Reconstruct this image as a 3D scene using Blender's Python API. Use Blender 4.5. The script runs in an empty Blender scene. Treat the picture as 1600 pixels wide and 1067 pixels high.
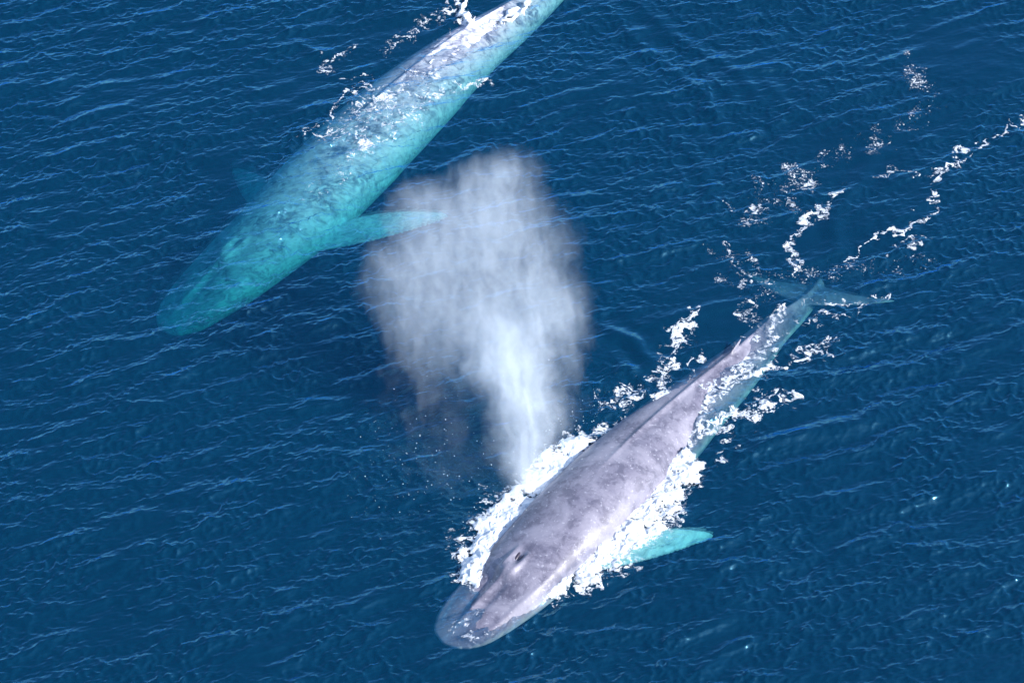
import bpy, math, random
import numpy as np
from mathutils import Vector, Matrix

C = bpy.context.scene.collection
scene = bpy.context.scene
R = math.radians
rng = np.random.default_rng(11)

# ------------------------------------------------------------------ camera
DIST, DEP, LENS = 110.0, R(48), 101.0
cam_d = bpy.data.cameras.new('camera')
cam_d.lens = LENS; cam_d.sensor_width = 36; cam_d.clip_end = 20000; cam_d.clip_start = 1
cam = bpy.data.objects.new('camera', cam_d); C.objects.link(cam)
CP = np.array([0, -DIST*math.cos(DEP), DIST*math.sin(DEP)])
cam.location = CP; cam.rotation_euler = (R(90)-DEP, 0, 0)
scene.camera = cam

# ------------------------------------------------------------------ sky and sun
SUN_EL, SUN_AZ = R(35), R(-22)            # azimuth measured from +x towards +y: sun from the right, a little behind the camera
world = bpy.data.worlds.new('World'); scene.world = world; world.use_nodes = True
wn = world.node_tree.nodes; wl = world.node_tree.links
sky = wn.new('ShaderNodeTexSky'); sky.sky_type = 'NISHITA'; sky.sun_disc = False
sky.sun_elevation = SUN_EL; sky.ozone_density = 3.5; sky.dust_density = 1.0
sd = Vector((math.cos(SUN_EL)*math.cos(SUN_AZ), math.cos(SUN_EL)*math.sin(SUN_AZ), math.sin(SUN_EL)))
sky.sun_rotation = math.atan2(sd.x, sd.y)
wl.new(sky.outputs[0], wn['Background'].inputs[0]); wn['Background'].inputs[1].default_value = 0.15
sun_d = bpy.data.lights.new('sun', 'SUN'); sun_d.energy = 3.4; sun_d.angle = R(0.5); sun_d.color = (1, .985, .965)
sun = bpy.data.objects.new('sun', sun_d); C.objects.link(sun)
sun.rotation_euler = sd.to_track_quat('Z', 'Y').to_euler()
vs = scene.view_settings
vs.view_transform = 'Standard'; vs.look = 'None'; vs.exposure = 0.85; vs.gamma = 1; vs.use_curve_mapping = False
cy = scene.cycles
cy.use_denoising = True
cy.max_bounces = 12; cy.transparent_max_bounces = 12; cy.volume_bounces = 6
cy.volume_step_rate = 0.6; cy.volume_max_steps = 256
cy.caustics_refractive = False; cy.caustics_reflective = False
cy.sample_clamp_indirect = 3

# ------------------------------------------------------------------ helpers
CF = np.array([0, math.cos(DEP), -math.sin(DEP)]); CU = np.array([0, math.sin(DEP), math.cos(DEP)]); CR = np.array([1., 0, 0])
def ray(px, py):
    k = 36.0/LENS/1600.0
    return CF + CR*(px-800)*k + CU*(533.5-py)*k
def P(px, py, z=0.0):
    """the point of the photograph's pixel on the level z"""
    d = ray(px, py); return CP + d*((z-CP[2])/d[2])
def to_px(X, Y, Z=0.0):
    k = 36.0/LENS/1600.0
    dx, dy, dz = X-CP[0], Y-CP[1], Z-CP[2]
    f = dy*CF[1]+dz*CF[2]; u = dy*CU[1]+dz*CU[2]
    return 800+dx/f/k, 533.5-u/f/k

def tag(o, label=None, cat=None, group=None, kind=None):
    if label: o['label'] = label
    if cat: o['category'] = cat
    if group: o['group'] = group
    if kind: o['kind'] = kind
    return o
def mesh_np(name, V, F, mat, smooth=True, parent=None, loc=None):
    me = bpy.data.meshes.new(name)
    V = np.asarray(V, np.float32); F = np.asarray(F, np.int32); n = F.shape[1]
    me.vertices.add(len(V)); me.vertices.foreach_set('co', V.ravel())
    me.loops.add(F.size); me.loops.foreach_set('vertex_index', F.ravel())
    me.polygons.add(len(F)); me.polygons.foreach_set('loop_start', np.arange(0, F.size, n, dtype=np.int32))
    me.polygons.foreach_set('loop_total', np.full(len(F), n, np.int32))
    me.update(calc_edges=True)
    if smooth: me.polygons.foreach_set('use_smooth', np.ones(len(F), bool))
    me.materials.append(mat)
    o = bpy.data.objects.new(name, me); C.objects.link(o)
    if loc is not None: o.location = loc
    if parent: o.parent = parent
    return o
def mat(name):
    m = bpy.data.materials.new(name); m.use_nodes = True
    nt = m.node_tree; nt.nodes.clear()
    return m, nt
class NT:
    def __init__(s, nt): s.nt = nt
    def n(s, t, **kw):
        x = s.nt.nodes.new(t)
        for k, v in kw.items(): setattr(x, k, v)
        return x
    def put(s, sock, v):
        if v is None: return
        if isinstance(v, bpy.types.NodeSocket): s.nt.links.new(v, sock)
        elif isinstance(v, bpy.types.Node): s.nt.links.new(v.outputs[0], sock)
        else: sock.default_value = v
    def m(s, op, a, b=None, c=None, clamp=False):
        x = s.n('ShaderNodeMath', operation=op, use_clamp=clamp)
        for i, v in enumerate((a, b, c)): s.put(x.inputs[i], v)
        return x.outputs[0]
    def v(s, op, a, b=None, out=0):
        x = s.n('ShaderNodeVectorMath', operation=op)
        s.put(x.inputs[0], a); s.put(x.inputs[1], b)
        return x.outputs[out]
    def noise(s, vec, scale, detail=4, rough=.55, dist=0):
        x = s.n('ShaderNodeTexNoise')
        s.put(x.inputs['Vector'], vec); x.inputs['Scale'].default_value = scale
        x.inputs['Detail'].default_value = detail; x.inputs['Roughness'].default_value = rough
        x.inputs['Distortion'].default_value = dist
        return x.outputs[0]
    def ramp(s, f, stops, interp='LINEAR'):
        x = s.n('ShaderNodeValToRGB'); s.put(x.inputs[0], f); cr = x.color_ramp; cr.interpolation = interp
        while len(cr.elements) < len(stops): cr.elements.new(.5)
        for e, (p, c) in zip(cr.elements, stops):
            e.position = p; e.color = (*c, 1) if len(c) == 3 else c
        return x.outputs[0]
    def mix(s, f, a, b, mode='MIX'):
        x = s.n('ShaderNodeMix', data_type='RGBA', blend_type=mode)
        s.put(x.inputs[0], f); s.put(x.inputs[6], a if not isinstance(a, tuple) else (*a, 1)); s.put(x.inputs[7], b if not isinstance(b, tuple) else (*b, 1))
        return x.outputs[2]

# random smooth fields made in frequency space (periodic)
TILE, NG = 64.0, 2048
DX = TILE/NG
kx = np.fft.fftfreq(NG, DX)[None, :]; ky = np.fft.fftfreq(NG, DX)[:, None]
KK = np.hypot(kx, ky); KK[0, 0] = 1e-6; TH = np.arctan2(ky, kx)
def field(amp, seed):
    r = np.random.default_rng(seed)
    w = np.fft.fft2(r.standard_normal((NG, NG)).astype(np.float32))
    h = np.fft.ifft2(w*amp)
    return h
def norm(f): f = f.real; return ((f-f.mean())/f.std()).astype(np.float32)
def band(l0, l1, sl=1.0, seed=0, ax=1.0, ay=1.0):
    K = np.hypot(kx*ax, ky*ay); K[0, 0] = 1e-6
    L = 1/K
    a = K**(-sl)*np.exp(-(l0/L)**2)*np.exp(-(L/l1)**2)
    a[0, 0] = 0
    return norm(field(a, seed))
def samp(f, X, Y):
    u = (X/DX) % NG; v = (Y/DX) % NG
    i = np.floor(u).astype(np.int64); j = np.floor(v).astype(np.int64)
    a = (u-i).astype(np.float32); b = (v-j).astype(np.float32)
    i %= NG; j %= NG; i1 = (i+1) % NG; j1 = (j+1) % NG
    return (f[j, i]*(1-a)+f[j, i1]*a)*(1-b)+(f[j1, i]*(1-a)+f[j1, i1]*a)*b

# ------------------------------------------------------------------ the sea's shape
def directional(l0, l1, sl, th0, spread, seed, iso=.03):
    """wind waves between the wavelengths l0 and l1 (m), crests square to the heading th0"""
    L = 1/KK
    c = np.cos(TH-th0)
    D = np.exp(-((1-np.abs(c))/spread)) + iso
    a = KK**(-sl)*np.exp(-(l0/L)**3)*np.exp(-(L/l1)**4)*D
    a[0, 0] = 0
    return norm(field(a, seed))
LEAN = 1.0; A1 = .0195; A2 = .026; A3 = .05
gust = np.clip(1+.30*band(2.0, 14, .8, 77), .45, 1.4)
def crested(h, k):
    """raise and narrow the crests, flatten the troughs"""
    return np.exp(k*np.clip(h, -2.6, 2.2))/k
def waves(seed, l0, l1, sl, th, spread, A, k):
    return (A*crested(directional(l0, l1, sl, th, spread, seed), k)).astype(np.float32)
H1 = (waves(3, .14, .55, 1.15, R(107), .11, A1, .42)+waves(31, .13, .45, 1.2, R(92), .12, A1*.27, .4)+waves(32, .13, .45, 1.2, R(128), .12, A1*.27, .4))*gust
if 1:
    g2 = (np.gradient(H1, DX, axis=0)**2+np.gradient(H1, DX, axis=1)**2)
    g2 = np.fft.ifft2(np.fft.fft2(g2)*np.exp(-(KK*.14)**2)).real
    H1 = (H1/(1+np.maximum(g2, 0)/.16)**1.0).astype(np.float32)
gx_, gy_ = np.meshgrid(np.arange(NG)*DX, np.arange(NG)*DX)
hh_ = H1
for _ in range(3): hh_ = samp(H1, gx_, gy_-LEAN*hh_)                 # crests lean the way the wind blows, away from the camera
H1 = hh_.astype(np.float32); del gx_, gy_, hh_
H2 = waves(4, .6, 1.9, 1.6, R(109), .12, A2, .35)
H3 = waves(5, 3, 12, 1.5, R(105), .5, A3, .1)
H1 -= H1.mean(); H2 -= H2.mean(); H3 -= H3.mean()
for q_ in (H1, H2, H3): print("slope", (np.diff(q_, axis=0)/DX).std(), (np.diff(q_, axis=1)/DX).std())

def seg_dist(X, Y, pts):
    """distance from X,Y to a polyline, and the fraction along it"""
    best = np.full(X.shape, 1e9, np.float32); par = np.zeros(X.shape, np.float32); sgn = np.zeros(X.shape, np.float32)
    n = len(pts)-1
    for k in range(n):
        ax, ay = pts[k][:2]; bx, by = pts[k+1][:2]
        ex, ey = bx-ax, by-ay; l2 = ex*ex+ey*ey+1e-9
        t = np.clip(((X-ax)*ex+(Y-ay)*ey)/l2, 0, 1)
        d = np.hypot(X-ax-t*ex, Y-ay-t*ey)
        m = d < best
        best = np.where(m, d, best); par = np.where(m, (k+t)/n, par)
        sgn = np.where(m, np.sign(ex*(Y-ay)-ey*(X-ax)), sgn)
    return best, par, sgn
def G(*px): return [P(x, y)[:2] for x, y in px]

# whale-made swells: (polyline in photograph pixels, height m, width m)
SWELLS = [
 (G((1130, 716), (1220, 690), (1340, 660), (1450, 622)), .20, .42),
 (G((1190, 600), (1330, 592), (1450, 572), (1610, 515)), .17, .42),
 (G((1230, 645), (1330, 622), (1430, 600)), .09, .30),
 (G((1240, 800), (1420, 770), (1600, 730)), .09, .55),
 (G((1330, 545), (1450, 520), (1600, 470)), .10, .38),
 (G((1420, 450), (1510, 420), (1610, 380)), .09, .36),
 (G((925, 505), (985, 530), (1030, 575)), .12, .28),
 (G((960, 560), (1000, 590), (1020, 620)), .07, .25),
 (G((940, 5), (1010, 80), (1090, 140), (1150, 230)), .08, .32),
 (G((980, -10), (1060, 60), (1150, 110), (1220, 190)), .07, .30),
 (G((1040, 200), (1100, 260), (1120, 330)), .06, .30),
 (G((1180, 110), (1230, 170), (1300, 200)), .06, .32),
 (G((640, 700), (690, 800), (700, 900)), .05, .5),
 (G((560, 30), (660, 20), (720, 40)), .07, .4),
 (G((400, 80), (470, 70), (540, 95)), .09, .32),
 (G((840, 990), (960, 960), (1100, 930)), .06, .5),
 (G((1370, 230), (1330, 300), (1300, 340), (1310, 400)), .08, .33),
]
# slicks: calm water (cx, cy, rx, ry in pixels, strength)
SLICKS = [(1330, 250, 120, 70, .75), (1120, 500, 90, 90, .75), (1000, 530, 70, 50, .5), (1500, 90, 130, 90, .7), (1310, 370, 120, 50, .5), (600, 70, 90, 50, .6),
          (1290, 660, 120, 40, .45), (700, 720, 110, 120, .45), (450, 150, 60, 40, .5), (650, 60, 60, 30, .5), (360, 240, 60, 60, .4), (1250, 740, 110, 40, .35), (650, 990, 30, 50, .3), (738, 962, 55, 38, -1.3), (790, 965, 50, 30, -.8), (620, 170, 70, 50, -1.1), (540, 230, 80, 55, -1.1), (460, 310, 80, 60, -1.0), (390, 380, 70, 50, -.7), (700, 100, 50, 40, -.7), (1100, 660, 60, 40, -.6), (1020, 860, 90, 30, -.8)]
FW_LINE = G((690, 1000), (800, 890), (930, 760), (1060, 630), (1150, 548), (1290, 455))
def sea(X, Y):
    fade = np.clip((90-np.hypot(X, Y))/40, 0, 1)
    px, py = to_px(X, Y)
    calm = np.ones(X.shape, np.float32)
    for cx_, cy_, rx, ry, s in SLICKS:
        q = ((px-cx_)/rx)**2+((py-cy_)/ry)**2
        calm *= 1-s*np.exp(-q**1.4)
    calm = np.clip(calm, .15, 1.9)
    z = (samp(H1, X, Y)*calm + samp(H2, X, Y)*(.35+.65*calm) + samp(H3, X, Y)*.8)*fade
    near = (np.abs(X) < 40) & (np.abs(Y) < 40)
    if near.any():
        xs, ys = X[near], Y[near]; add = np.zeros(xs.shape, np.float32)
        for pts, hh, w in SWELLS:
            d, t, sg = seg_dist(xs, ys, pts)
            env = np.clip(np.sin(np.pi*np.clip(t, .02, .98)), 0, 1)**.6
            add += .72*hh*env*(np.exp(-(d/w)**2)-.45*np.exp(-((d-1.9*w)/w)**2))
        z = z.copy(); z[near] += add
    return z.astype(np.float32)

# ------------------------------------------------------------------ materials
def mat_water():
    m, nt = mat('sea_water'); T = NT(nt)
    out = T.n('ShaderNodeOutputMaterial')
    co = T.n('ShaderNodeNewGeometry').outputs['Position']
    bump = T.n('ShaderNodeBump'); bump.inputs["Strength"].default_value = .14; bump.inputs['Distance'].default_value = .012
    mp = T.n('ShaderNodeMapping'); T.put(mp.inputs[0], co); mp.inputs['Scale'].default_value = (.45, 1.2, 1); mp.inputs['Rotation'].default_value = (0, 0, R(-8))
    T.put(bump.inputs['Height'], T.noise(mp.outputs[0], 9, 4, .6, .4))
    fr = T.n('ShaderNodeFresnel'); T.put(fr.inputs['IOR'], T.m('MULTIPLY_ADD', T.n('ShaderNodeNewGeometry').outputs['Backfacing'], 1/1.34-1.34, 1.34)); T.put(fr.inputs['Normal'], bump)
    gl = T.n('ShaderNodeBsdfGlossy'); gl.inputs["Roughness"].default_value = .12; gl.inputs["Color"].default_value = (.24, .66, 1, 1); T.put(gl.inputs['Normal'], bump)
    tr = T.n('ShaderNodeBsdfTransparent')
    rf = T.n('ShaderNodeBsdfRefraction'); rf.inputs['IOR'].default_value = 1.06; rf.inputs['Roughness'].default_value = 0.0; T.put(rf.inputs['Normal'], bump)
    mr = T.n('ShaderNodeMixShader'); mr.inputs[0].default_value = REFR
    T.put(mr.inputs[1], tr); T.put(mr.inputs[2], rf)
    # the part of the light the water itself sends back: its own blue
    df = T.n('ShaderNodeBsdfDiffuse'); df.inputs['Color'].default_value = (0, .128, .282, 1); T.put(df.inputs['Normal'], bump)
    mb = T.n('ShaderNodeMixShader'); mb.inputs[0].default_value = .16; T.put(mb.inputs[1], mr); T.put(mb.inputs[2], df)
    mx = T.n('ShaderNodeMixShader'); T.put(mx.inputs[0], T.m('MULTIPLY', fr, 3.4, clamp=True)); T.put(mx.inputs[1], mb); T.put(mx.inputs[2], gl)
    T.put(out.inputs['Surface'], mx)
    va = T.n('ShaderNodeVolumeAbsorption'); va.inputs['Color'].default_value = (0, .80, .79, 1); va.inputs['Density'].default_value = .34
    T.put(out.inputs['Volume'], va)
    return m
REFR = 0.25
def mat_skin(name, base, dark, light, painted_caustics):
    m, nt = mat(name); T = NT(nt)
    out = T.n('ShaderNodeOutputMaterial'); b = T.n('ShaderNodeBsdfPrincipled')
    tc = T.n('ShaderNodeTexCoord').outputs['Object']
    n1 = T.noise(tc, .55, 6, .6, .6); n2 = T.noise(tc, 2.6, 7, .68, .5); n3 = T.noise(tc, 7, 5, .7, .3)
    c = T.mix(T.ramp(n1, [(.38, (0,)*3), (.60, (1,)*3)]), base, light)
    patch = T.m('MULTIPLY', T.ramp(n1, [(.44, (1,)*3), (.56, (0,)*3)]), T.ramp(n2, [(.46, (0,)*3), (.56, (1,)*3)]))
    c = T.mix(T.m('MULTIPLY', patch, .7), c, dark)
    c = T.mix(T.m('MULTIPLY', T.ramp(n3, [(.50, (0,)*3), (.68, (1,)*3)]), .22), c, dark)
    c = T.mix(T.m('MULTIPLY', T.ramp(T.noise(tc, 8, 4, .6), [(.60, (0,)*3), (.66, (1,)*3)]), .35), c, (.62, .60, .66))
    if painted_caustics:  # caustic light painted into the skin colour as bright and dark ripple-scale flecks
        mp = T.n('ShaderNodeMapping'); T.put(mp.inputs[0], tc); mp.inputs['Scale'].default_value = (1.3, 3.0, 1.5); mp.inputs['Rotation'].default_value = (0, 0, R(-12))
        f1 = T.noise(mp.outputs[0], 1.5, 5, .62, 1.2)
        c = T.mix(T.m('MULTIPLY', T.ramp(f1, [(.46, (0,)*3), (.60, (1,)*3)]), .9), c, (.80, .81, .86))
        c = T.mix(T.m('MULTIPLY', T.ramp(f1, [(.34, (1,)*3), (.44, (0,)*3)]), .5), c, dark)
    # pale fins and underside: vertex attribute
    at = T.n('ShaderNodeAttribute'); at.attribute_name = 'pale'
    if painted_caustics:  # the painted caustic network carries on over the pale skin
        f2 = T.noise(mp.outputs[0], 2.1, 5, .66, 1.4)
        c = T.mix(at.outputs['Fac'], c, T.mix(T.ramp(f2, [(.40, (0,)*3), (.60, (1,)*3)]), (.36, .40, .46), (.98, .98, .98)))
    else: c = T.mix(at.outputs['Fac'], c, T.mix(T.ramp(n2, [(.38, (0,)*3), (.6, (1,)*3)]), (.50, .54, .58), (.90, .92, .92)))
    T.put(b.inputs['Base Color'], c)
    T.put(b.inputs['Roughness'], T.m('MULTIPLY_ADD', n2, .35, .62 if painted_caustics else .24))
    b.inputs['IOR'].default_value = 1.5
    bp = T.n('ShaderNodeBump'); bp.inputs['Strength'].default_value = .3; bp.inputs['Distance'].default_value = .03
    T.put(bp.inputs['Height'], T.m('ADD', n3, T.m('MULTIPLY', n1, 2.0))); T.put(b.inputs['Normal'], bp)
    T.put(out.inputs[0], b)
    return m
def mat_foam(cover):
    """bubbly white water; where the attribute 'froth' thins out it breaks into lace and film"""
    m, nt = mat('foam'); T = NT(nt)
    out = T.n('ShaderNodeOutputMaterial'); b = T.n('ShaderNodeBsdfPrincipled')
    co = T.n('ShaderNodeNewGeometry').outputs['Position']
    b.inputs['Base Color'].default_value = (.69, .72, .76, 1); b.inputs['Roughness'].default_value = .6
    n = T.noise(co, 9, 6, .7, .8)
    bp = T.n('ShaderNodeBump'); bp.inputs['Strength'].default_value = .4; bp.inputs['Distance'].default_value = .04
    T.put(bp.inputs['Height'], n); T.put(b.inputs['Normal'], bp)
    if cover:
        at = T.n('ShaderNodeAttribute'); at.attribute_name = 'froth'
        mp = T.n('ShaderNodeMapping'); T.put(mp.inputs[0], co); mp.inputs['Scale'].default_value = (.62, 1.05, 1); mp.inputs['Rotation'].default_value = (0, 0, R(-10))
        r1 = T.m('ABSOLUTE', T.m('SUBTRACT', T.noise(mp.outputs[0], 2.6, 4, .55, .9), .5))       # long bubble lines
        r2 = T.m('ABSOLUTE', T.m('SUBTRACT', T.noise(mp.outputs[0], 7.0, 4, .6, 1.0), .5))       # fine lace
        x = T.m('ADD', at.outputs['Fac'], T.m('MULTIPLY_ADD', r1, -3.6, .26))
        x = T.m('ADD', x, T.m('MULTIPLY_ADD', r2, -2.8, .20))
        x = T.m('ADD', x, T.m('MULTIPLY_ADD', T.noise(co, 16, 4, .65), .8, -.40))
        mr = T.n('ShaderNodeMapRange', interpolation_type='SMOOTHERSTEP'); T.put(mr.inputs[0], x)
        mr.inputs[1].default_value = -.30; mr.inputs[2].default_value = .50; mr.inputs[3].default_value = 0; mr.inputs[4].default_value = 1
        mx = T.n('ShaderNodeMixShader'); T.put(mx.inputs[0], mr.outputs[0]); T.put(mx.inputs[1], T.n('ShaderNodeBsdfTransparent')); T.put(mx.inputs[2], b)
        T.put(out.inputs[0], mx)
    else: T.put(out.inputs[0], b)
    return m
M_WATER = mat_water(); M_FOAM = mat_foam(True); M_DROP = mat_foam(False)
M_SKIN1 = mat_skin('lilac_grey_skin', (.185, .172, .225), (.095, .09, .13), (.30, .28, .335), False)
M_SKIN2 = mat_skin('mottled_caustic_painted_skin', (.36, .36, .45), (.08, .09, .15), (.66, .67, .74), True)  # skin mottling plus painted-in caustic ripples
m_, nt_ = mat('dark_nostril'); T_ = NT(nt_); o_ = T_.n('ShaderNodeOutputMaterial'); b_ = T_.n('ShaderNodeBsdfPrincipled')
b_.inputs['Base Color'].default_value = (.05, .04, .06, 1); b_.inputs['Roughness'].default_value = .35; T_.put(o_.inputs[0], b_); M_DARK = m_

# ------------------------------------------------------------------ the water: one closed body, surface sheet, skirts and bottom
def axis(lo, hi, step, far):
    a = list(np.arange(lo, hi+step/2, step)); s = step; x = a[-1]; up = []
    while x < far: s *= 1.12; x += s; up.append(x)
    s = step; x = a[0]; dn = []
    while x > -far: s *= 1.12; x -= s; dn.append(x)
    return np.array(dn[::-1]+a+up)
def build_water():
    xs = axis(-27, 27, .04, 3000); ys = axis(-21, 30, .04, 3000)
    X, Y = np.meshgrid(xs, ys)
    Z = sea(X, Y)
    nx, ny = len(xs), len(ys)
    V = np.stack([X, Y, Z], -1).reshape(-1, 3)
    idx = np.arange(nx*ny).reshape(ny, nx)
    F = np.stack([idx[:-1, :-1], idx[:-1, 1:], idx[1:, 1:], idx[1:, :-1]], -1).reshape(-1, 4)
    # rim straight down to a flat bottom
    rim = np.concatenate([idx[0, :-1], idx[:-1, -1], idx[-1, :0:-1], idx[:0:-1, 0]])
    low = V[rim].copy(); low[:, 2] = -60; base = len(V); n = len(rim)
    V = np.vstack([V, low, [[0, 0, -60]]])
    r = np.arange(n); r2 = (r+1) % n
    F2 = np.stack([rim[r], base+r, base+r2, rim[r2]], -1)
    F3 = np.stack([base+r2, base+r, np.full(n, base+n), np.full(n, base+n)], -1)
    Fq = np.vstack([F, F2])
    me = bpy.data.meshes.new('sea')
    me.vertices.add(len(V)); me.vertices.foreach_set('co', V.astype(np.float32).ravel())
    loops = np.concatenate([Fq.ravel(), F3[:, :3].ravel()]).astype(np.int32)
    tot = np.concatenate([np.full(len(Fq), 4), np.full(len(F3), 3)]).astype(np.int32)
    st = np.concatenate([[0], np.cumsum(tot)[:-1]]).astype(np.int32)
    me.loops.add(len(loops)); me.loops.foreach_set('vertex_index', loops)
    me.polygons.add(len(tot)); me.polygons.foreach_set('loop_start', st); me.polygons.foreach_set('loop_total', tot)
    me.update(calc_edges=True)
    sm = np.ones(len(tot), bool); sm[len(F):] = False
    me.polygons.foreach_set('use_smooth', sm)
    me.materials.append(M_WATER)
    o = bpy.data.objects.new('sea_water', me); C.objects.link(o)
    tag(o, 'deep blue open sea with fine wind ripples', 'sea', kind='structure')
    return o
build_water()

# ------------------------------------------------------------------ whales
def catmull(pts, n):
    pts = np.asarray(pts, float); m = len(pts)
    d = np.r_[0, np.cumsum(np.linalg.norm(np.diff(pts, axis=0), axis=1))]
    e = np.vstack([2*pts[0]-pts[1], pts, 2*pts[-1]-pts[-2]])
    out = []
    for s in np.linspace(0, d[-1], n):
        k = min(max(np.searchsorted(d, s)-1, 0), m-2); t = (s-d[k])/(d[k+1]-d[k])
        p0, p1, p2, p3 = e[k:k+4]
        out.append(.5*((2*p1)+(-p0+p2)*t+(2*p0-5*p1+4*p2-p3)*t*t+(-p0+3*p1-3*p2+p3)*t**3))
    out = np.array(out)
    d = np.r_[0, np.cumsum(np.linalg.norm(np.diff(out, axis=0), axis=1))]
    s = np.linspace(0, d[-1], n)
    return np.stack([np.interp(s, d, out[:, i]) for i in range(3)], -1), d[-1]
PROF = np.array([  # s, half width, rise above widest line, drop below it (fractions of length)
 (0, .002, .001, .001), (.006, .024, .004, .006), (.018, .038, .009, .014), (.04, .049, .014, .024), (.08, .056, .020, .036), (.13, .061, .028, .048),
 (.19, .064, .037, .056), (.26, .069, .045, .065), (.34, .071, .050, .067), (.42, .071, .052, .067), (.50, .066, .052, .063),
 (.58, .057, .050, .058), (.66, .045, .046, .046), (.74, .034, .040, .038), (.82, .025, .032, .030), (.90, .0145, .022, .021), (.96, .0105, .013, .013), (1, .007, .006, .006)])
def prof(s, i):
    # smooth interpolation
    xs = PROF[:, 0]; return np.interp(s, xs, PROF[:, i])
def loft(rings, close=True):
    """rings: (n, m, 3) -> vertices, quads, capped with fans made of degenerate-free centre vertices"""
    n, m = rings.shape[:2]
    V = rings.reshape(-1, 3); idx = np.arange(n*m).reshape(n, m); j = np.roll(np.arange(m), -1)
    F = np.stack([idx[:-1], idx[:-1][:, j], idx[1:][:, j], idx[1:]], -1).reshape(-1, 4).tolist()
    a = len(V); V = np.vstack([V, rings[0].mean(0), rings[-1].mean(0)])
    F += [[idx[0, j[k]], idx[0, k], a] for k in range(m)] + [[idx[-1, k], idx[-1, j[k]], a+1] for k in range(m)]
    return V, F
def blade(root, tip, chord_dir, normal, root_c, thick, sweep, n=26, m=20, shape=None):
    """a fin: root to tip, chord along chord_dir, swept backwards"""
    root, tip = np.array(root), np.array(tip); rings = []
    cd = np.array(chord_dir)/np.linalg.norm(chord_dir); nm = np.array(normal)/np.linalg.norm(normal)
    for t in np.linspace(0, 1, n):
        c = root_c*(shape(t) if shape else (1-t)**.5)
        c = max(c, .03); th = thick*(1-t)**.8*.5+.03
        ctr = root+(tip-root)*t+cd*sweep(t)
        a = np.arange(m)/m*2*np.pi
        rings.append(ctr+np.outer(np.cos(a)*c/2, cd)+np.outer(np.sin(a)*th*(.75+.25*np.cos(a)), nm))
    return loft(np.array(rings))

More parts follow.
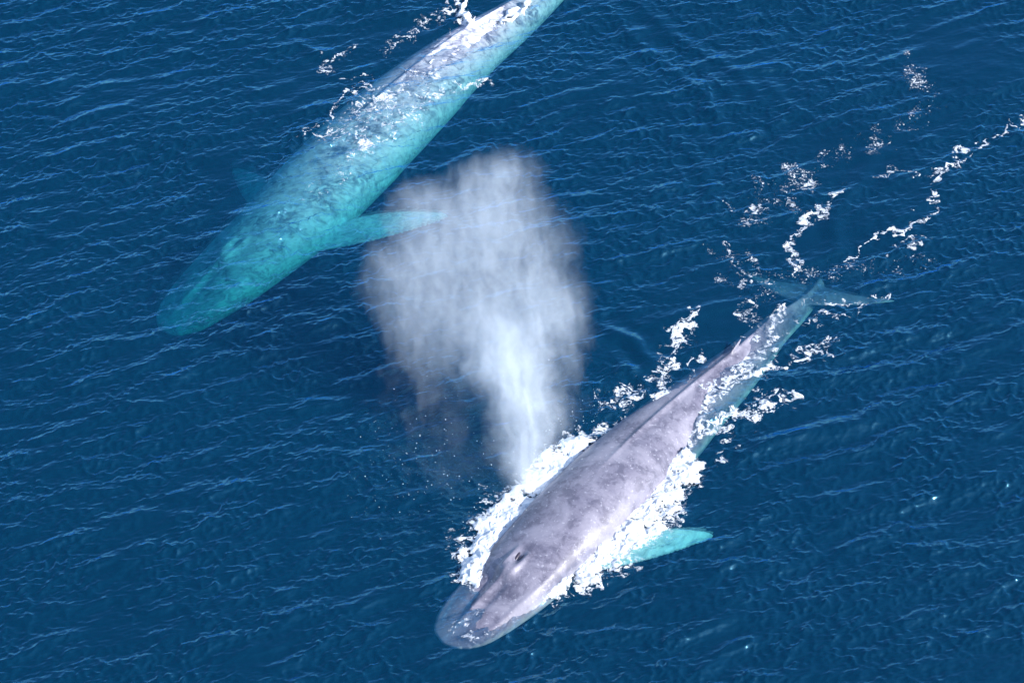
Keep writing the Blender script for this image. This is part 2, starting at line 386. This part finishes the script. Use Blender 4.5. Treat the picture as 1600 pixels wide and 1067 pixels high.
def make_whale(name, spine, material, roll, flank, flip_l, flip_r, fluke_pitch, voxel, head_detail, fin_h, fin_at):
    S, L = catmull(spine, 300)
    n = len(S); m = 128
    T = np.gradient(S, axis=0); T /= np.linalg.norm(T, axis=1)[:, None]
    Z = np.array([0, 0, 1.])
    Lt = np.cross(T, Z); Lt /= np.linalg.norm(Lt, axis=1)[:, None]      # T points to the tail; Lt points to the whale's left seen from above
    U = np.cross(Lt, T)
    cr, sr = math.cos(roll), math.sin(roll)
    Lr = Lt*cr+U*sr; Ur = U*cr-Lt*sr
    s = np.linspace(0, 1, n)
    a, bt, bb = prof(s, 1)*L, prof(s, 2)*L, prof(s, 3)*L
    ker = np.ones(9)/9
    def smo(v): return np.convolve(np.pad(v, 4, 'edge'), ker, 'valid')
    a2, bt, bb = smo(a), smo(bt), smo(bb); a = np.where(s < .02, a, a2)
    cen = S-Ur*bt[:, None]
    ph = np.arange(m)/m*2*np.pi
    cs, sn = np.cos(ph), np.sin(ph)
    rings = np.zeros((n, m, 3))
    for i in range(n):
        si = s[i]
        ex = np.interp(si, [0, .1, .2, .5, .62, .8, 1], [.88, .88, .90, .96, 1, 1, 1])     # under 1: a flatter back
        x = a[i]*np.sign(cs)*np.abs(cs)**(np.where(sn < 0, .84, .92) if flank < .2 else .98)
        up = np.where(sn > 0, bt[i], bb[i])*np.sign(sn)*np.abs(sn)**ex
        # mid-line features
        if head_detail:
            top = sn > 0
            ridge = .085*math.exp(-((si-.085)/.05)**4)*np.exp(-(x/.10)**2)
            guard = .22*math.exp(-((si-.145)/.015)**2)*np.exp(-(x/.30)**2)
            side = .10*math.exp(-((si-.158)/.026)**4)*(np.exp(-((np.abs(x)-.27)/.10)**2))
            dip = -.09*math.exp(-((si-.168)/.012)**2)*np.exp(-(x/.13)**2)
            trough = -.055*math.exp(-((si-.095)/.045)**4)*np.exp(-((np.abs(x)-.30)/.13)**2)
            rim = .05*math.exp(-((si-.10)/.08)**4)*np.exp(-((np.abs(x)-a[i]*.86)/.09)**2)
            up = up+np.where(top, ridge+guard+side+dip+trough+rim, 0)
            keel = .10*max(0, min(1, (si-.36)/.12))*np.exp(-(x/.10)**2)
            up = up+np.where(top, keel, 0)
        rings[i] = cen[i]+np.outer(x, Lr[i])+np.outer(up, Ur[i])
    parts = [loft(rings)]
    iD = int(np.argmin(((S[:, :2]-fin_at[:2])**2).sum(1)))
    # dorsal fin: small, leaning back
    b0 = S[iD]-Ur[iD]*.25; parts.append(blade(b0, S[iD]+Ur[iD]*fin_h, T[iD], Lr[iD], .95, .16, lambda t: .55*t*t+.1*t-.1, shape=lambda t: (1-t)**.75+.02))
    pale_c = []
    # flippers
    for side, (px_tip, z_tip) in ((1, flip_l), (-1, flip_r)):
        iF = int(.262*n)
        rt = cen[iF]+Lr[iF]*side*a[iF]*.80-Ur[iF]*bb[iF]*.30
        tp = P(px_tip[0], px_tip[1], z_tip)
        d = (tp-rt)/np.linalg.norm(tp-rt)
        ch = T[iF]-d*np.dot(T[iF], d); ch /= np.linalg.norm(ch)
        nm = np.cross(d, ch)
        parts.append(blade(rt-d*.3, tp, ch, nm, .043*L, .36, lambda t: .55*t*(1-t)-.1, n=40, m=24,
                           shape=lambda t: (.85+.25*math.sin(math.pi*min(1, t*1.15)))*max(0, 1-t**3.2)**.55+.02))
        pale_c.append((rt, tp))
    # flukes
    e = S[-1]-Ur[-1]*bt[-1]; t0 = T[-1]; l0 = Lr[-1]; u0 = Ur[-1]
    t1 = t0*math.cos(fluke_pitch)-u0*math.sin(fluke_pitch)
    u1 = np.cross(l0, t1)
    half = .128*L
    for side in (1, -1):
        rt = e-t0*.045*L; tp = rt+l0*side*half+t1*.040*L
        parts.append(blade(rt, tp, t1, u1, .085*L, .30, lambda t: .018*L*math.sin(math.pi*t)*0-.012*L*math.sin(math.pi*t), n=40, m=24,
                           shape=lambda t: (1-t)**.62*(.55+.55*(1-t)) + .015))
    org = np.array([S[n//3][0], S[n//3][1], 0.0])
    V, F, k = [], [], 0
    for v, f in parts:
        V.append(v-org); F += [[q+k for q in p] for p in f]; k += len(v)
    me = bpy.data.meshes.new(name); me.from_pydata(np.vstack(V).tolist(), [], F); me.update()
    o = bpy.data.objects.new(name, me); C.objects.link(o); o.location = org
    import bmesh
    bm = bmesh.new(); bm.from_mesh(me); bmesh.ops.recalc_face_normals(bm, faces=bm.faces); bm.to_mesh(me); bm.free()
    md = o.modifiers.new('r', 'REMESH'); md.mode = 'VOXEL'; md.voxel_size = voxel; md.use_smooth_shade = True
    sm = o.modifiers.new('s', 'SMOOTH'); sm.iterations = 2; sm.factor = .5
    dg = bpy.context.evaluated_depsgraph_get(); ev = o.evaluated_get(dg)
    me2 = bpy.data.meshes.new_from_object(ev); me2.name = name
    o.modifiers.clear(); o.data = me2
    me2.materials.clear(); me2.materials.append(material)
    me2.polygons.foreach_set('use_smooth', np.ones(len(me2.polygons), bool))
    co = np.zeros(len(me2.vertices)*3, np.float32); me2.vertices.foreach_get('co', co); co = co.reshape(-1, 3)+org
    pale = np.zeros(len(co), np.float32)
    for rt, tp in pale_c:
        ln = np.linalg.norm(tp-rt); d = (tp-rt)/ln; q = co-rt; al = q@d; pr = np.linalg.norm(q-np.outer(al, d), axis=1)
        # only what lies out from the flank along the flipper
        pale = np.maximum(pale, np.clip((al-.75)/.9, 0, 1)*(pr < 1.1)*(al < ln+.6)*.9)
    # pale lower flanks
    from numpy.linalg import norm as nr
    sub = cen[::6]
    best = np.full(len(co), 1e9); k_ = np.zeros(len(co), int)
    for i, c in enumerate(sub):
        d = ((co-c)**2).sum(1); mm = d < best; best[mm] = d[mm]; k_[mm] = i
    rel = ((co-sub[k_])*Ur[::6][k_]).sum(1)/np.maximum(bb[::6][k_], .15)
    pale = np.maximum(pale, np.clip((flank-rel)/(.6 if flank < .2 else 1.2), 0, 1)*.95)
    latd = ((co-sub[k_])*Lr[::6][k_]).sum(1)/np.maximum(a[::6][k_], .15)
    pale *= np.clip(.55+.9*latd, .15, 1) if flank > .2 else 1
    at = me2.attributes.new('pale', 'FLOAT', 'POINT'); at.data.foreach_set('value', pale.astype(np.float32))
    return o, S, T, Lr, Ur, cen, a, L

# front whale: spine of the back, (photograph pixel, level in metres)
SP1 = [(692, 1004, -.42), (722, 968, -.12), (760, 926, .22), (800, 882, .68), (850, 824, .92), (905, 765, 1.0), (965, 705, .80), (1022, 653, .40), (1085, 600, .08), (1150, 548, .0), (1205, 500, -.38), (1245, 474, -.85), (1268, 456, -1.3), (1282, 438, -1.65)]
sp1 = [P(*p) for p in SP1]
w1, S1, T1, L1, U1, c1, a1, len1 = make_whale('whale', sp1, M_SKIN1, R(9), .15, ((1114, 832), -2.0), ((775, 850), -4.2), R(6), .045, True, .42, P(1146, 550, .1))
tag(w1, 'lilac grey whale with its back above water, white wash along both sides, in the foreground', 'whale', 'blue grey whales swimming at the surface')
print('whale 1 length', len1, 'width', a1.max()*2)
# far whale, mostly under water
SP2 = [(248, 514, -4.9), (300, 455, -3.8), (362, 388, -2.6), (430, 316, -1.6), (505, 238, -.9), (575, 168, -.45), (640, 112, -.14), (700, 66, .0), (742, 38, .05), (800, 4, -.2), (870, -40, -.45), (950, -90, -.8)]
sp2 = [P(*p) for p in SP2]
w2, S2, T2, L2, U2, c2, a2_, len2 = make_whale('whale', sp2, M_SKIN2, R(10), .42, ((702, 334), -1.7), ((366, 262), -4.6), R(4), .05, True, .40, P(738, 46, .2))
tag(w2, 'mottled and caustic-painted turquoise whale mostly under the surface, one long flipper reaching behind the mist', 'whale', 'blue grey whales swimming at the surface')
print('whale 2 length', len2, 'width', a2_.max()*2)
# nostrils on the foreground whale: two dark slits behind the splash guard
for sg in (1, -1):
    i0 = int(.170*len(S1)); a = np.arange(24)/24*2*np.pi; rings = []
    for t in np.linspace(-1, 1, 15):
        rr = max(.002, math.sqrt(max(0, 1-t*t)))
        ce = S1[i0]+T1[i0]*t*.30+L1[i0]*sg*(.10+.05*t)+U1[i0]*(-.055-.02*t*t)
        rings.append(ce+np.outer(np.cos(a)*rr*.075, L1[i0])+np.outer(np.sin(a)*rr*.06, U1[i0]))
    V, F = loft(np.array(rings)); lo_ = np.array(w1.location)
    me = bpy.data.meshes.new('nostril'); me.from_pydata((V-lo_).tolist(), [], F); me.materials.append(M_DARK); me.update()
    me.polygons.foreach_set('use_smooth', np.ones(len(me.polygons), bool))
    o = bpy.data.objects.new('nostril', me); C.objects.link(o); o.parent = w1
# ------------------------------------------------------------------ foam
FB = {}
def fbm(seed, l0, l1, sl=1.0, ax=1.0, ay=1.0):
    k = (seed, l0, l1, sl, ax, ay)
    if k not in FB: FB[k] = band(l0, l1, sl, seed, ax, ay)
    return FB[k]
N_WARPX = fbm(101, .25, 3, 1.3); N_WARPY = fbm(102, .25, 3, 1.3)
N_LACE = fbm(103, .14, 1.3, .9, 1.0, 1.5); N_LACE2 = fbm(104, .10, .6, .8, .9, 1.6)
N_SPOT = fbm(105, .07, .30, .3, .8, 1.3); N_PATCH = fbm(106, .5, 3.0, 1.2); N_CHURN = fbm(107, .07, .9, 1.35, 1.0, 1.0)

def foam(name, label, specs, kind_, step=.028, group=None, cat='foam'):
    """specs: polylines in photograph pixels with half width (px): a list of (pts, (w0..wn), strength)"""
    allp = np.array([p for pts, w, s in specs for p in pts], float); wm = max(max(w) for _, w, _ in specs)
    g = np.array([P(x+dx, y+dy)[:2] for x, y in allp for dx, dy in ((-wm*2, 0), (wm*2, 0), (0, -wm*2), (0, wm*2))])
    x0, y0 = g.min(0)-.5; x1, y1 = g.max(0)+.5
    X, Y = np.meshgrid(np.arange(x0, x1, step), np.arange(y0, y1, step))
    mask = np.zeros(X.shape, np.float32)
    wx = X+samp(N_WARPX, X, Y)*.16; wy = Y+samp(N_WARPY, X, Y)*.16
    pxm = 32.0 if kind_ == 'wash' else 38.0
    for pts, w, s in specs:
        gp = [P(x, y)[:2] for x, y in pts]
        d, t, _ = seg_dist(wx, wy, gp)
        ww = np.interp(t, np.linspace(0, 1, len(w)), np.array(w)/pxm)
        end = 1.0
        mask = np.maximum(mask, s*np.exp(-(d/ww)**2.4)*end)
    pt = samp(N_PATCH, X, Y)
    if kind_ == 'lace':
        f = mask*1.15-.94+.15*pt+.20*(1-2.2*np.abs(samp(N_LACE, wx, wy)))
        thick = .008+np.clip(f, 0, .8)*.03
    elif kind_ == 'spots':
        spot = samp(N_SPOT, X, Y)
        f = mask*1.05-1.26+.15*pt+.26*np.clip(spot, 0, 3)
        thick = .008+np.clip(f, 0, .5)*.03
    else:   # wash: deep churning white water
        ch = samp(N_CHURN, wx, wy)
        f = mask*1.65-.62+.13*pt+.22*(1-1.8*np.abs(samp(N_LACE, wx, wy)))+.08*ch
        thick = .01+np.clip(f, 0, .3)*.04+np.clip(mask-.2, 0, 1)*(.22+.045*pt+.022*ch+.015*samp(N_LACE2, wx, wy))
    f = np.where(mask < .02, -1, f)
    keep = f > -.62
    cell = keep[:-1, :-1] & keep[1:, :-1] & keep[:-1, 1:] & keep[1:, 1:]
    on = f > 0
    Z = sea(X, Y)+thick
    idx = np.arange(X.size).reshape(X.shape)
    F = np.stack([idx[:-1, :-1][cell], idx[:-1, 1:][cell], idx[1:, 1:][cell], idx[1:, :-1][cell]], -1)
    used, inv = np.unique(F.ravel(), return_inverse=True)
    V = np.stack([X.ravel(), Y.ravel(), Z.ravel()], -1)[used]
    org = np.array([V[:, 0].mean(), V[:, 1].mean(), 0])
    o = mesh_np(name, V-org, inv.reshape(-1, 4), M_FOAM, loc=org)
    at = o.data.attributes.new('froth', 'FLOAT', 'POINT'); at.data.foreach_set('value', (f.ravel()[used]).astype(np.float32))
    tag(o, label, cat, group, 'stuff')
    return o

GR = 'foam around the whales'
foam('white_water', 'thick white wash along the far side of the foreground whale, under the mist', [
  ([(735, 905), (748, 868), (775, 832), (815, 795), (850, 765)], (14, 24, 30, 26, 22), 1),
  ([(770, 850), (820, 800), (865, 745), (895, 705), (908, 698)], (14, 24, 26, 22, 12), 1),
 ], 'wash', group=GR)
foam('white_water', 'bright band of white wash on the near flank of the foreground whale by its flipper', [
  ([(815, 942), (850, 930), (885, 908), (930, 873), (975, 835), (1010, 795), (1045, 752), (1074, 722)], (3, 10, 17, 24, 28, 26, 22, 14), 1),
 ], 'wash', group=GR)
foam('sea_foam', 'ragged white foam column standing off the far side of the foreground whale behind the mist', [
  ([(1040, 640), (1030, 600), (1050, 560), (1058, 525), (1075, 500), (1088, 482)], (13, 16, 14, 18, 14, 8), 1.0),
  ([(1085, 600), (1082, 575), (1098, 560)], (5, 5, 4), .8)], 'lace', group=GR)
foam('sea_foam', 'loose speckled foam patch between the mist and the foreground whale', [
  ([(895, 690), (930, 680), (960, 672), (1000, 668), (1040, 650)], (14, 18, 12, 10, 8), .80),
  ([(940, 640), (955, 620), (985, 612), (975, 655)], (16, 20, 22, 16), .74)], 'lace', group=GR)
foam('sea_foam', 'bright foam streaks washing over the near flank of the foreground whale behind its wash', [
  ([(1055, 660), (1100, 630), (1150, 600), (1200, 575), (1225, 568)], (12, 15, 14, 13, 8), 1.1),
  ([(1070, 690), (1120, 660), (1170, 640), (1240, 615)], (14, 22, 21, 12), .92),
  ([(1080, 640), (1040, 670), (1050, 690)], (24, 26, 16), .72),
  ([(1120, 715), (1140, 690), (1150, 700)], (9, 12, 8), .74),
  ([(1240, 560), (1275, 548), (1300, 535), (1290, 560)], (14, 16, 10, 10), .82)], 'lace', group=GR)
foam('sea_foam', 'thin foam flecks lying along the tail stock and flukes of the foreground whale', [
  ([(1180, 510), (1230, 480), (1270, 470), (1320, 470), (1390, 462)], (8, 10, 8, 7, 5), .66),
  ([(1260, 500), (1300, 490), (1340, 488), (1360, 470)], (12, 12, 8, 6), .70),
  ([(1080, 620), (1130, 560), (1160, 530), (1200, 500)], (5, 5, 4, 4), .60)], 'lace', group=GR)
foam('sea_foam', 'scattered winding foam trail running up from the flukes of the foreground whale', [
  ([(1175, 500), (1165, 450), (1160, 420), (1140, 380)], (10, 16, 14, 10), .72),
  ([(1242, 430), (1240, 400), (1238, 375), (1255, 350), (1290, 330), (1300, 300)], (8, 8, 9, 12, 11, 7), .86),
  ([(1160, 350), (1200, 320), (1250, 310), (1290, 260)], (18, 18, 14, 14), .62)], 'lace', group=GR)
foam('sea_foam', 'long curved foam streak on open water beyond the flukes of the foreground whale', [
  ([(1315, 408), (1350, 385), (1400, 360), (1440, 345), (1460, 320), (1462, 285), (1475, 268)], (4, 6, 7, 7, 6, 6, 4), .90),
  ([(1400, 385), (1430, 378), (1460, 365)], (10, 9, 8), .66)], 'lace', group=GR)
foam('sea_foam', 'faint foam line on open water reaching the right edge of the photo', [
  ([(1370, 275), (1400, 268), (1440, 275), (1480, 262), (1520, 240)], (6, 8, 6, 6, 6), .72),
  ([(1490, 235), (1550, 215), (1600, 190), (1625, 182)], (8, 7, 7, 6), .85)], 'lace', group=GR)
foam('sea_foam', 'sparse white specks on the calm water behind the foreground whale', [
  ([(1180, 330), (1240, 280), (1310, 240), (1400, 210), (1450, 150), (1420, 90)], (45, 45, 35, 30, 30, 25), .66),
  ([(1130, 400), (1180, 450), (1330, 420), (1450, 400)], (35, 40, 30, 25), .64)], 'spots', group=GR)
foam('sea_foam', 'ragged foam arc on the far side of the submerged whale near its highest point', [
  ([(470, 215), (482, 205), (500, 210), (520, 205)], (8, 10, 9, 6), .85),
  ([(515, 190), (525, 160), (560, 138), (600, 128)], (6, 7, 8, 8), .88),
  ([(560, 185), (600, 165), (630, 150), (690, 145)], (12, 18, 16, 12), .78)], 'lace', group=GR)
foam('sea_foam', 'small foam cluster standing off in dark water left of the submerged whale', [
  ([(505, 110), (520, 95), (540, 80), (555, 70)], (9, 12, 9, 8), .86),
  ([(530, 115), (580, 125)], (4, 4), .70)], 'lace', group=GR)
foam('sea_foam', 'thin film of foam lines sliding over the snout of the foreground whale at the waterline', [
  ([(738, 912), (765, 938), (800, 942), (835, 938)], (8, 8, 8, 8), .92),
  ([(765, 940), (735, 968), (715, 985)], (16, 18, 14), .50),
  ([(800, 945), (775, 975), (745, 995)], (14, 16, 12), .50),
  ([(820, 930), (845, 925), (860, 915)], (4, 5, 5), .8)], 'lace', group=GR)
foam('sea_foam', 'thin foam veil washing over the tail stock of the foreground whale around its dorsal fin', [
  ([(1075, 640), (1120, 605), (1165, 565), (1210, 530)], (26, 26, 20, 16), .80),
  ([(1150, 560), (1190, 520), (1225, 492)], (12, 12, 10), .72)], 'lace', group=GR)
foam('sea_foam', 'broad thin veil of broken foam over the back of the submerged whale', [
  ([(520, 215), (580, 175), (640, 140), (700, 100)], (34, 38, 34, 24), .64),
  ([(560, 240), (620, 200), (670, 160)], (26, 28, 24), .56),
  ([(500, 300), (560, 250), (600, 210)], (26, 30, 26), .50)], 'lace', group=GR)
foam('white_water', 'forked white splash breaking around the dorsal fin of the submerged whale', [
  ([(714, -4), (722, 16), (733, 36), (738, 44)], (8, 9, 7, 5), .88),
  ([(738, 46), (770, 36), (800, 22), (822, 8)], (6, 8, 8, 6), .84)], 'wash', group=GR)
foam('sea_foam', 'foam lace over the near flank of the submerged whale under the splash', [
  ([(700, 135), (740, 135), (760, 125)], (8, 10, 7), .82),
  ([(690, 110), (720, 100)], (14, 12), .55),
  ([(640, 110), (665, 95), (700, 70)], (7, 7, 5), .72)], 'lace', group=GR)
foam('sea_foam', 'scattered foam dots in the dark water above the submerged whale by the splash', [
  ([(600, 80), (635, 55), (680, 25), (700, 15)], (14, 16, 14, 12), .72),
  ([(680, 60), (705, 45)], (6, 6), .75)], 'lace', group=GR)

# ------------------------------------------------------------------ the blow
def build_blow():
    B = P(815, 772, .15); Tp = P(752, 262, 8.5)
    v = (Tp-B); Hh = np.linalg.norm(v); v /= Hh
    u = np.array([1., 0, 0]); u -= v*np.dot(u, v); u /= np.linalg.norm(u)
    w = np.cross(u, v)
    def loc(px, py):
        d = ray(px, py); t = np.dot(B-CP, w)/np.dot(d, w); q = CP+d*t-B
        return np.dot(q, u), np.dot(q, v)
    sx = loc(900, 500)[0]-loc(800, 500)[0]; sy = loc(800, 400)[1]-loc(800, 500)[1]
    ux, uy = sx/100, sy/100
    BL = [ # px, py, rx, ry, amp, depth offset
     (818, 745, 30, 46, 1.1, 0), (820, 700, 50, 66, 1.0, 0), (832, 640, 48, 68, 1.1, 0), (806, 590, 56, 72, 1.25, .2), (780, 540, 66, 66, 1.2, .3),
     (750, 480, 118, 84, .68, .4), (866, 505, 62, 78, .66, .3), (735, 405, 130, 90, .58, .5), (835, 415, 76, 100, .55, .6),
     (705, 350, 86, 66, .55, .4), (780, 325, 76, 78, .58, .5), (650, 420, 84, 80, .42, .3), (655, 520, 66, 104, .42, .2), (655, 318, 56, 40, .48, .4),
     (765, 280, 66, 42, .40, .5), (690, 640, 110, 120, .17, 0), (690, 730, 120, 80, .12, -.2), (606, 440, 46, 66, .26, .2), (880, 600, 50, 80, .20, .1), (800, 270, 50, 40, .2, .6)]
    m, nt = mat('water_mist'); T = NT(nt)
    out = T.n('ShaderNodeOutputMaterial')
    co = T.n('ShaderNodeTexCoord').outputs['Object']
    wv = T.n('ShaderNodeTexNoise'); T.put(wv.inputs['Vector'], co); wv.inputs['Scale'].default_value = .7; wv.inputs['Detail'].default_value = 7; wv.inputs['Roughness'].default_value = .62
    wrp = T.v('MULTIPLY', T.v('SUBTRACT', wv.outputs['Color'], (.5, .5, .5)), (1.7, 1.7, 2.0))
    q = T.v('ADD', co, wrp)
    tot = None; ext = []
    for px, py, rx, ry, amp, off in BL:
        cx, cz = loc(px, py); ex, ez = rx*ux*1.62, ry*uy*1.62; ed = (ex*.85+.25)
        ext.append((cx, cz, ex, ez, ed, off))
        d = T.v('LENGTH', T.v('MULTIPLY', T.v('SUBTRACT', q, (cx, off, cz)), (1/ex, 1/ed, 1/ez)), out=1)
        f = T.m('SUBTRACT', 1.0, d, clamp=True)
        f = T.m('MULTIPLY', T.m('POWER', f, 1.9), amp*2.9*min(1.6, 1.6/ed))
        tot = f if tot is None else T.m('ADD', tot, f)
    st = T.v('MULTIPLY', q, (2.7, 1.6, .55))
    streak = T.noise(st, 1.0, 5, .62)
    cl = T.noise(q, .95, 5, .62)
    tot = T.m('MULTIPLY', tot, T.ramp(streak, [(.34, (.30,)*3), (.66, (1,)*3)]))
    tot = T.m('MULTIPLY', tot, T.ramp(T.noise(T.v('MULTIPLY', q, (1.3, 1.3, .8)), 2.2, 4, .6), [(.34, (.70,)*3), (.64, (1.1,)*3)]))
    tot = T.m('SUBTRACT', tot, T.m('MULTIPLY', T.ramp(cl, [(.35, (1,)*3), (.68, (0,)*3)]), .17), clamp=False)
    tot = T.m('MAXIMUM', tot, 0)
    pv = T.n('ShaderNodeVolumePrincipled'); pv.inputs['Color'].default_value = (.975, .985, 1, 1); pv.inputs['Anisotropy'].default_value = -.2
    T.put(pv.inputs['Density'], T.m('MULTIPLY', tot, BLOW_D))
    T.put(out.inputs['Volume'], pv)
    # hull following the plume
    zs = np.linspace(.02, max(c[1]+c[3] for c in ext)+.3, 48)
    lo = []; hi = []; dp = []
    for z in zs:
        l, h, dd = 1e9, -1e9, .4
        for cx, cz, ex, ez, ed, off in ext:
            k = 1-((z-cz)/(ez*1.12))**2
            if k > 0:
                k = math.sqrt(k); l = min(l, cx-ex*k*1.08-.15); h = max(h, cx+ex*k*1.08+.15); dd = max(dd, ed*k+abs(off)+.1)
        if h < l: l, h, dd = lo[-1]*.7, hi[-1]*.7, dp[-1]*.6
        lo.append(l); hi.append(h); dp.append(dd)
    lo, hi, dp = [np.convolve(np.pad(np.array(k), 2, 'edge'), np.ones(5)/5, 'valid') for k in (lo, hi, dp)]
    a = np.arange(40)/40*2*np.pi; rings = []
    for z, l, h, d in zip(zs, lo, hi, dp):
        rings.append(np.stack([(l+h)/2+(h-l)/2*np.sign(np.cos(a))*np.abs(np.cos(a))**.8, d*np.sign(np.sin(a))*np.abs(np.sin(a))**.8, np.full(40, z)], -1))
    V, F = loft(np.array(rings))
    me = bpy.data.meshes.new('whale_blow'); me.from_pydata(V.tolist(), [], F); me.materials.append(m); me.update()
    import bmesh
    bm = bmesh.new(); bm.from_mesh(me); bmesh.ops.recalc_face_normals(bm, faces=bm.faces); bm.to_mesh(me); bm.free()
    o = bpy.data.objects.new('water_mist', me); C.objects.link(o)
    o.matrix_world = Matrix(((u[0], w[0]*-1, v[0], B[0]), (u[1], w[1]*-1, v[1], B[1]), (u[2], w[2]*-1, v[2], B[2]), (0, 0, 0, 1)))
    tag(o, 'tall drifting white cloud of misty breath rising beside the foreground whale', 'mist', kind='stuff')
BLOW_D = .37
build_blow()

# ------------------------------------------------------------------ droplets thrown out round the foot of the mist
def droplets():
    r = np.random.default_rng(5); ph = (1+5**.5)/2
    iv = np.array([(-1, ph, 0), (1, ph, 0), (-1, -ph, 0), (1, -ph, 0), (0, -1, ph), (0, 1, ph), (0, -1, -ph), (0, 1, -ph), (ph, 0, -1), (ph, 0, 1), (-ph, 0, -1), (-ph, 0, 1)])/1.9
    fi = np.array([(0, 11, 5), (0, 5, 1), (0, 1, 7), (0, 7, 10), (0, 10, 11), (1, 5, 9), (5, 11, 4), (11, 10, 2), (10, 7, 6), (7, 1, 8), (3, 9, 4), (3, 4, 2), (3, 2, 6), (3, 6, 8), (3, 8, 9), (4, 9, 5), (2, 4, 11), (6, 2, 10), (8, 6, 7), (9, 8, 1)])
    V, F = [], []
    n = 0
    for cx, cy_, sx, sy, k, top in ((650, 720, 60, 45, 170, .9), (760, 790, 45, 30, 60, .6), (900, 655, 40, 35, 70, .8), (790, 700, 60, 60, 60, 1.5), (880, 720, 35, 40, 60, .8)):
        for _ in range(k):
            p = P(cx+r.normal()*sx, cy_+r.normal()*sy, abs(r.normal())*top+.05)
            V.append(iv*(.006+.016*r.random()**3)+p); F.append(fi+12*n); n += 1
    V = np.vstack(V); org = np.array([V[:, 0].mean(), V[:, 1].mean(), 0])
    o = mesh_np('spray_droplets', V-org, np.vstack(F), M_DROP, loc=org)
    tag(o, 'fine white droplets scattered in the air around the foot of the mist', 'spray', kind='stuff')
droplets()
